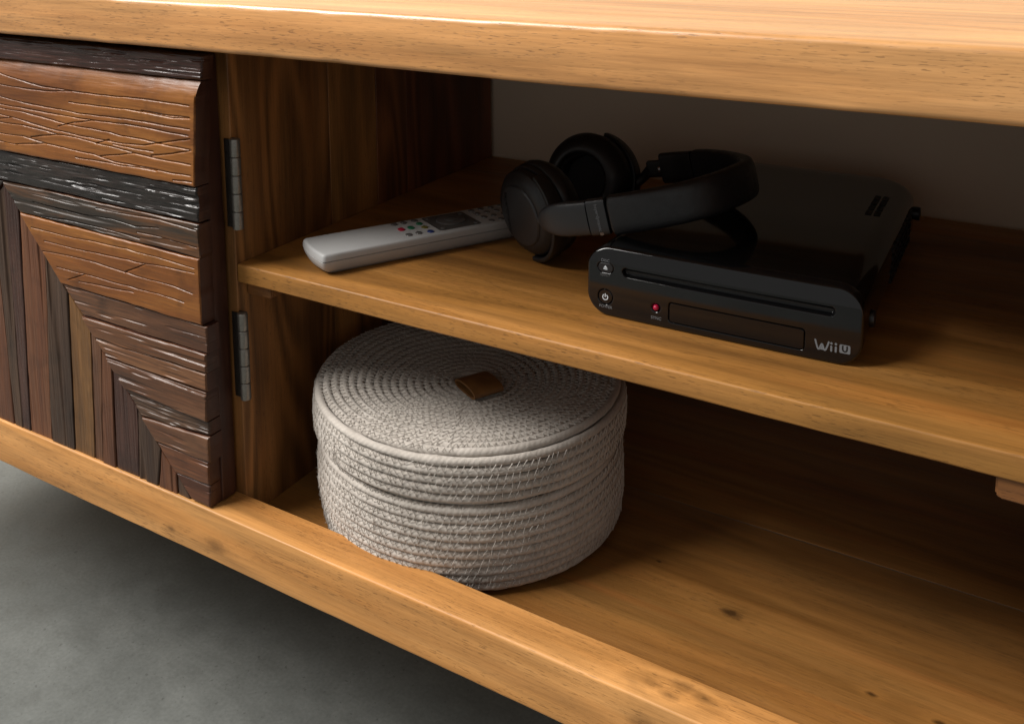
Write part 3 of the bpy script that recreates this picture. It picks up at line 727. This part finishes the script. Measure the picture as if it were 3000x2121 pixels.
def band(name, s0, s1, hw, ht, mat, n=60, round0=0, round1=0, parent=hp, ex=2.6, off=0.0):
    rings = []; S_ = np.linspace(s0, s1, n)
    S_ = s0+(s1-s0)*(.5-.5*np.cos(np.pi*np.linspace(0, 1, n)))
    for s in S_:
        c = np.array([np.interp(s, arc, path[:, i]) for i in range(3)]); c2 = np.array([np.interp(min(s+.001, LT), arc, path[:, i]) for i in range(3)]); c1 = np.array([np.interp(max(s-.001, 0), arc, path[:, i]) for i in range(3)])
        T = c2-c1; T /= np.linalg.norm(T); N = BN-T*(BN@T); N /= np.linalg.norm(N); B = np.cross(T, N)
        k = 1.0
        if round0 and s-s0 < round0: k = math.sqrt(max(1e-4, 1-(1-(s-s0)/round0)**2))
        if round1 and s1-s < round1: k = min(k, math.sqrt(max(1e-4, 1-(1-(s1-s)/round1)**2)))
        t = np.linspace(0, 2*np.pi, 28, endpoint=False)
        ct, st = np.cos(t), np.sin(t); a_ = np.sign(ct)*np.abs(ct)**(2/ex); b_ = np.sign(st)*np.abs(st)**(2/ex)
        hk = hw(s) if callable(hw) else hw
        rings.append(c+B*off+np.outer(a_*ht*(max(k, .35) if (round0 > .01 or round1 > .01) else max(k, .05)), B)+np.outer(b_*hk*k, N))
    V, Fc = loft(rings); return obj(name, V, Fc, mat, parent, smooth=50, fix=True)
sJ = .0585
band('slider_housing', 0.0, sJ-.0150, .0122, .0040, m_hpl, 50, round0=.026, ex=3.2)
tagp = band('name_plate', sJ-.0147, sJ-.0003, .0126, .0040, m_hpl, 16, round0=.0006, round1=.0004, ex=4.5)
band('band_cushion', sJ, LT-.050, .0137, .0056, m_leather, 120, round0=.0030, round1=.0030, ex=3.6)
fs = band('slider_housing', LT-.0497, LT-.016, .0128, .0044, m_hp, 30, round0=.0005, round1=.0005, ex=4)
band('slider', LT-.017, LT-.001, .0072, .0028, m_hp, 14, round1=.002, ex=4)
band('slider_clip', LT-.0165, LT-.0145, .0026, .0050, m_chrome, 6, ex=4)
# link between far slider and far yoke
end = path[-1]; nb = NB/np.linalg.norm(NB); upb = np.array([0, 0, 1.0]); upb -= nb*(upb@nb); upb /= np.linalg.norm(upb); rtb = np.cross(upb, nb); rtb = rtb if rtb[0] > 0 else -rtb
yb_ = CB-nb*.010+rtb*.0392
V, Fc = tube(spline([end+np.array([.004, 0, .001]), (end+yb_)/2+np.array([.002, .002, 0]), yb_+np.array([-.001, 0, 0])], 14), .0042, 10); obj('pivot', V, Fc, m_hp, hp, smooth=60, fix=True)
na_ = NA; upa = np.array([0, 0, 1.0]); upa -= na_*(upa@na_); upa /= np.linalg.norm(upa); rta = np.cross(upa, na_); rta = rta if rta[0] > 0 else -rta
ya_ = CA-na_*.010+rta*.0368; p0 = np.array([np.interp(.018, arc, path[:, i]) for i in range(3)])
V, Fc = tube(spline([p0+np.array([0, .002, 0]), (p0+ya_)/2, ya_], 10), .0046, 10); obj('pivot', V, Fc, m_hp, hp, smooth=60, fix=True)
# maker's name on the plate and the cap
def band_text(txt, s_c, size, mat, parent, side):
    V, Fc = text_mesh(txt, size, .0002)
    c = np.array([np.interp(s_c, arc, path[:, i]) for i in range(3)]); c2 = np.array([np.interp(s_c+.002, arc, path[:, i]) for i in range(3)])
    T = c2-c; T /= np.linalg.norm(T); N = BN-T*(BN@T); N /= np.linalg.norm(N); B = np.cross(T, N)
    if B[1] > 0: B = -B
    W = c+B*.00408+np.outer(-V[:, 0], N)+np.outer(V[:, 1], T)+np.outer(V[:, 2], B)
    obj('lettering', W, Fc, mat, parent)
band_text('beyerdynamic', sJ-.0068, .00345, m_ink, tagp, 1)
band_text(' '*0+'))))', sJ-.0040, .0001, m_ink3, tagp, 1) if False else None
def plate_bars():
    s_c = sJ-.0064
    c = np.array([np.interp(s_c, arc, path[:, i]) for i in range(3)]); c2 = np.array([np.interp(s_c+.002, arc, path[:, i]) for i in range(3)])
    T = c2-c; T /= np.linalg.norm(T); N = BN-T*(BN@T); N /= np.linalg.norm(N); B = np.cross(T, N)
    if B[1] > 0: B = -B
    for k in range(4):
        q = np.array(stroke([(-.0010-.0001*k, 0), (0, .0003), (.0010+.0001*k, 0)], .00028, 3)); d = -.0104-.0005*k
        V = np.vstack([c+B*.0041+np.outer(q[:, 0], T)+np.outer(q[:, 1]*-1+d, N), c+B*.0039+np.outer(q[:, 0], T)+np.outer(q[:, 1]*-1+d, N)])
        n = len(q); obj('emblem_bar', V, [list(range(n)), list(range(2*n-1, n-1, -1))]+[[i, (i+1) % n, n+(i+1) % n, n+i] for i in range(n)], plain('copper_print', (.22, .15, .11), .4) if k == 0 else bpy.data.materials['copper_print'], tagp, fix=True)
plate_bars()
V, Fc = text_mesh('beyerdynamic', .0058, .0002)
W = CA+NA*.0007-rta*.004+np.outer(-V[:, 0], upa)+np.outer(V[:, 1]*-1, -rta*1.0)*1+np.outer(V[:, 2], NA)-rta*.010
obj('lettering', W, Fc, m_hp, capA)

# ------------------------------------------------------------------ rope basket
BC = np.array([.1392, .1140]); PT = .0067; RR = .00345
bas = empty('rope_basket', (BC[0], BC[1], ZF), 'round lidded basket of coiled grey cotton rope with a tan leather tab', 'basket')
def rope_mat():
    M = NT('cotton_rope'); uv = M.n('ShaderNodeUVMap').outputs[0]; tc = M.n('ShaderNodeTexCoord').outputs['Object']
    sx = M.n('ShaderNodeSeparateXYZ'); M.put(sx.inputs[0], uv)
    ph = M.math('ADD', M.math('MULTIPLY', sx.outputs[0], 1500.0), M.math('MULTIPLY', sx.outputs[1], 6.2832*3))
    nz_ = M.noise(tc, 420, 3, .6); ph = M.math('ADD', ph, M.math('MULTIPLY', nz_, 7))
    tw = M.math('MULTIPLY_ADD', M.math('SINE', ph), .5, .5)
    fz = M.noise(M.vmath('MULTIPLY', uv, (700., 60., 1.)), 1, 3, .7); bl = M.noise(tc, 40, 3, .6)
    col = M.ramp(M.math('ADD', M.math('MULTIPLY', bl, .6), M.math('MULTIPLY', nz_, .4)), [(.3, (.35, .312, .272)), (.55, (.455, .412, .366)), (.75, (.53, .49, .44))])
    col = M.mix(1.0, col, M.rgb(M.math('ADD', M.rng(tw, 0, 1, .94, 1.03), M.math('MULTIPLY', M.math('SUBTRACT', fz, .5), .25))), 'MULTIPLY')
    M.set(Base_Color=col, Roughness=.95); M.b.inputs['Specular IOR Level'].default_value = .1
    M.b.inputs['Sheen Weight'].default_value = .12; M.b.inputs['Sheen Roughness'].default_value = .6
    M.bump(M.math('ADD', M.math('MULTIPLY', tw, .45), M.math('MULTIPLY', fz, 1.1)), .5, .0006)
    return M.m
m_rope = rope_mat(); m_thread = plain('thread', (.43, .395, .355), .9, nscale=200, namp=.25)
def wobr(phi, z): return .0009*np.sin(phi*2+1+z*30)+.0007*np.sin(phi*3+z*60)
def rope(name, P, parent, nsec=10, seed=0, RR=RR):
    P = np.asarray(P); T = np.gradient(P, axis=0); T /= np.linalg.norm(T, axis=1)[:, None]
    Cx = np.array([BC[0], BC[1], 0]); rad = P-Cx; rad[:, 2] = 0
    N = np.tile([0, 0, 1.0], (len(P), 1)); N -= T*(N*T).sum(1)[:, None]; N /= np.linalg.norm(N, axis=1)[:, None]; B = np.cross(T, N)
    s = np.r_[0, np.cumsum(np.linalg.norm(np.diff(P, axis=0), axis=1))]
    t = np.linspace(0, 2*np.pi, nsec, endpoint=False)
    r = RR*(1+.16*(vn(s[:, None]*220, t[None]*1.3, seed)-.5)+.16*(vn(s[:, None]*60, 0*t[None], seed+1)-.5))
    V = P[:, None]+r[..., None]*(np.cos(t)[None, :, None]*N[:, None]+np.sin(t)[None, :, None]*B[:, None])
    uv = np.stack(np.broadcast_arrays(s[:, None], t[None]/(2*np.pi)), -1).reshape(-1, 2)
    Fc = grid_faces(len(P), nsec, 0, True).tolist()+[list(range(nsec))[::-1], [(len(P)-1)*nsec+i for i in range(nsec)]]
    return obj(name, V.reshape(-1, 3), Fc, m_rope, parent, smooth=180, uv=uv, fix=True)
ZR = -.1005                                   # top of lid rim
def body_r(z):                               # rope centre radius of the body at height z
    k = (z-ZF)/.078; return .1128+.0072*np.sin(np.clip(k*1.15+.16, 0, 1.45)*math.pi*.62)-.0022*sstep(.85, 1.0, k)
def lid_r(z): k = (ZR-z)/.033; return .1192+.0024*np.sin(np.clip(k, 0, 1)*math.pi*.75)
def lid_z(r): k = r/.1192; return ZR-RR-.0072*(1-sstep(.25, 1.0, k))+.0008*np.sin(k*9)
nb_ = 11.4; ph = np.arange(0, nb_*2*np.pi, .021)+2.0; zc = ZF+RR+.0001+(ph-2.0)/(2*np.pi)*PT; rr_ = body_r(zc)+wobr(ph, zc)
rope('body', np.c_[BC[0]+rr_*np.cos(ph), BC[1]+rr_*np.sin(ph), zc], bas, seed=1)
# woven floor of the basket
V, Fc = lathe([(.0001, .0002), (.108, .0002), (.108, .0030), (.0001, .0030)], (BC[0], BC[1], ZF), (0, 0, 1), (0, 1, 0), 48); obj('base', V, Fc, m_thread, bas, fix=True)
nl = 4.7; ph = np.arange(0, nl*2*np.pi, .021)+2.0; zl = ZR-RR-(ph-2.0)/(2*np.pi)*PT; rl = lid_r(zl)+wobr(ph, zl*.3)
P_side = np.c_[BC[0]+rl*np.cos(ph), BC[1]+rl*np.sin(ph), zl]
r_end = rl[0]; turns = (r_end-.003)/(PT*.985)
tt = [0.0]; 
phs = np.concatenate([np.arange(0, 3*2*np.pi, .12), np.arange(3*2*np.pi, turns*2*np.pi, .028)])
rs = .003+phs/(2*np.pi)*(PT*.985); pa = phs-turns*2*np.pi+2.0
zt = lid_z(rs); wb = wobr(pa, -.0312)*(rs/r_end)
P_top = np.c_[BC[0]+(rs+wb)*np.cos(pa), BC[1]+(rs+wb)*np.sin(pa), zt]
lid = rope('lid', np.vstack([P_top, P_side[1:]]), bas, seed=2, RR=RR*.93)
def stitches(name, parent, rows, seed, flat=False):
    """zig-zag threads: rows = list of functions phi -> (p_upper, p_lower)"""
    rng = np.random.default_rng(seed); V = []; Fc = []
    for f, n in rows:
        k = np.arange(n*2+1); phi = k/(n*2)*2*np.pi+rng.uniform(0, 1)+rng.normal(0, .006, len(k))
        up, lo = f(phi); P = np.where((k % 2)[:, None] == 0, up, lo)+rng.normal(0, .00022, (len(k), 3))
        for a, b in zip(P[:-1], P[1:]):
            d = b-a; d /= np.linalg.norm(d); c = np.array([BC[0], BC[1], (ZF+ZR)/2 if not flat else -1.0]); o = (a+b)/2-c
            if not flat: o[2] = 0
            o /= np.linalg.norm(o); sd = np.cross(d, o); sd /= np.linalg.norm(sd); t_ = .00014; i = len(V)
            for q in (a-d*.0003, b+d*.0003): V += [q+sd*t_-o*t_*2, q+o*t_*1.3, q-sd*t_-o*t_*2]
            Fc += [[i, i+1, i+4, i+3], [i+1, i+2, i+5, i+4], [i, i+3, i+5, i+2]]
    return tag(obj(name, V, Fc, m_thread, parent), kind='stuff')
def srow(i, rf, zf, sgn, wz):
    def f(phi):
        z = zf(i, phi); r = rf(z)+wobr(phi, z if sgn > 0 else z*.3); d = PT*.40; ro = r+RR*.985
        mk = lambda dz: np.c_[BC[0]+ro*np.cos(phi), BC[1]+ro*np.sin(phi), z+dz]
        return mk(d), mk(-d)
    return f
bz = lambda i, phi: ZF+RR+(((phi-2.0) % (2*np.pi))/(2*np.pi)+i+.5)*PT
stitches('stitching', bas, [(srow(i, body_r, bz, 1, 0), 150) for i in range(0, 10)], 3)
lz = lambda i, phi: ZR-RR-(((phi-2.0) % (2*np.pi))/(2*np.pi)+i+.5)*PT
stitches('stitching', lid, [(srow(i, lid_r, lz, -1, 0), 145) for i in range(0, 4)], 4)
def trow(i):
    def f(phi):
        fr_ = ((phi-2.0+turns*2*np.pi) % (2*np.pi))/(2*np.pi); r = .003+(i+fr_+.5)*PT*.985; d = PT*.36
        def mk(dr):
            q = r+dr; w_ = wobr(phi, -.0312)*(q/r_end); return np.c_[BC[0]+(q+w_)*np.cos(phi), BC[1]+(q+w_)*np.sin(phi), lid_z(q)+RR*.985]
        return mk(d), mk(-d)
    return f
stitches('stitching', lid, [(trow(i), max(8, int(6.283*(.003+(i+.5)*PT)/.0050))) for i in range(1, int(turns))], 5, flat=True)
# loose fibres
rng = np.random.default_rng(9); V = []; Fc = []
for k in range(2400):
    phi = rng.uniform(0, 2*np.pi)
    if k % 3: z = rng.uniform(ZF+.004, ZR-.002); r = (body_r(z) if z < ZR-.034 else lid_r(z))+RR*.9; o = np.array([math.cos(phi), math.sin(phi), .1])
    else: r = rng.uniform(.03, .116); z = lid_z(r)+RR*.9; o = np.array([.3*math.cos(phi), .3*math.sin(phi), 1.0])
    a = np.array([BC[0]+r*math.cos(phi), BC[1]+r*math.sin(phi), z]); L = rng.uniform(.0015, .0045); d = o+rng.normal(0, .9, 3); d /= np.linalg.norm(d); d2 = d+rng.normal(0, .6, 3); d2 /= np.linalg.norm(d2)
    if d@o < 0: d -= 1.6*o*(d@o)
    b = a+d*L*.5; c = b+d2*L*.5; s_ = np.cross(d, [.3, .5, .8]); s_ /= np.linalg.norm(s_); w_ = .00011; i = len(V)
    u_ = np.cross(s_, d)
    V += [a+s_*w_, a-s_*w_, a+u_*w_, b+s_*w_, b-s_*w_, b+u_*w_, c]
    Fc += [[i, i+1, i+4, i+3], [i+1, i+2, i+5, i+4], [i+2, i, i+3, i+5], [i+3, i+4, i+6], [i+4, i+5, i+6], [i+5, i+3, i+6]]
tag(obj('loose_fibres', V, Fc, m_thread, bas), kind='stuff')
# leather tab: a strip folded to a flat loop
td = np.array([.0325, -.0175, 0]); td /= np.linalg.norm(td); tw_ = np.array([-td[1], td[0], 0]); TC = np.array([.1550, .1015, lid_z(.012)+RR-.0006])
def looppath(hl, hh, n=40):
    t = np.linspace(0, 2*np.pi, n, endpoint=False); c, s = np.cos(t), np.sin(t)
    x = hl*np.sign(c)*np.abs(c)**.55; z = hh*np.sign(s)*np.abs(s)**.75; z = z+(s > 0)*.0016*np.cos(x/hl*1.5)
    return np.c_[x, z]
o_ = looppath(.0158, .0034); i_ = looppath(.0142, .0018); n = len(o_)
def tabv(q, k): return TC+np.outer(q[:, 0], td)+np.outer(np.full(len(q), k), tw_)+np.outer(q[:, 1]+.0042, [0, 0, 1.0])
V = np.vstack([tabv(o_, -.0130), tabv(o_, -.0126)*1, tabv(o_, .0130), tabv(i_, .0130), tabv(i_, -.0130)]); Fc = []
for r_ in range(5):
    a, b = r_*n, ((r_+1) % 5)*n
    for k in range(n): Fc.append([a+k, a+(k+1) % n, b+(k+1) % n, b+k])
def leather():
    M = NT('tan_leather'); tc = M.n('ShaderNodeTexCoord').outputs['Object']
    M.set(Base_Color=M.ramp(M.noise(tc, 90, 4, .6), [(.3, (.13, .055, .015)), (.7, (.22, .10, .029))]), Roughness=.55); M.bump(M.noise(tc, 1400, 3), .3, .0004); return M.m
obj('leather_tab', V, Fc, leather(), bas, smooth=50, fix=True)
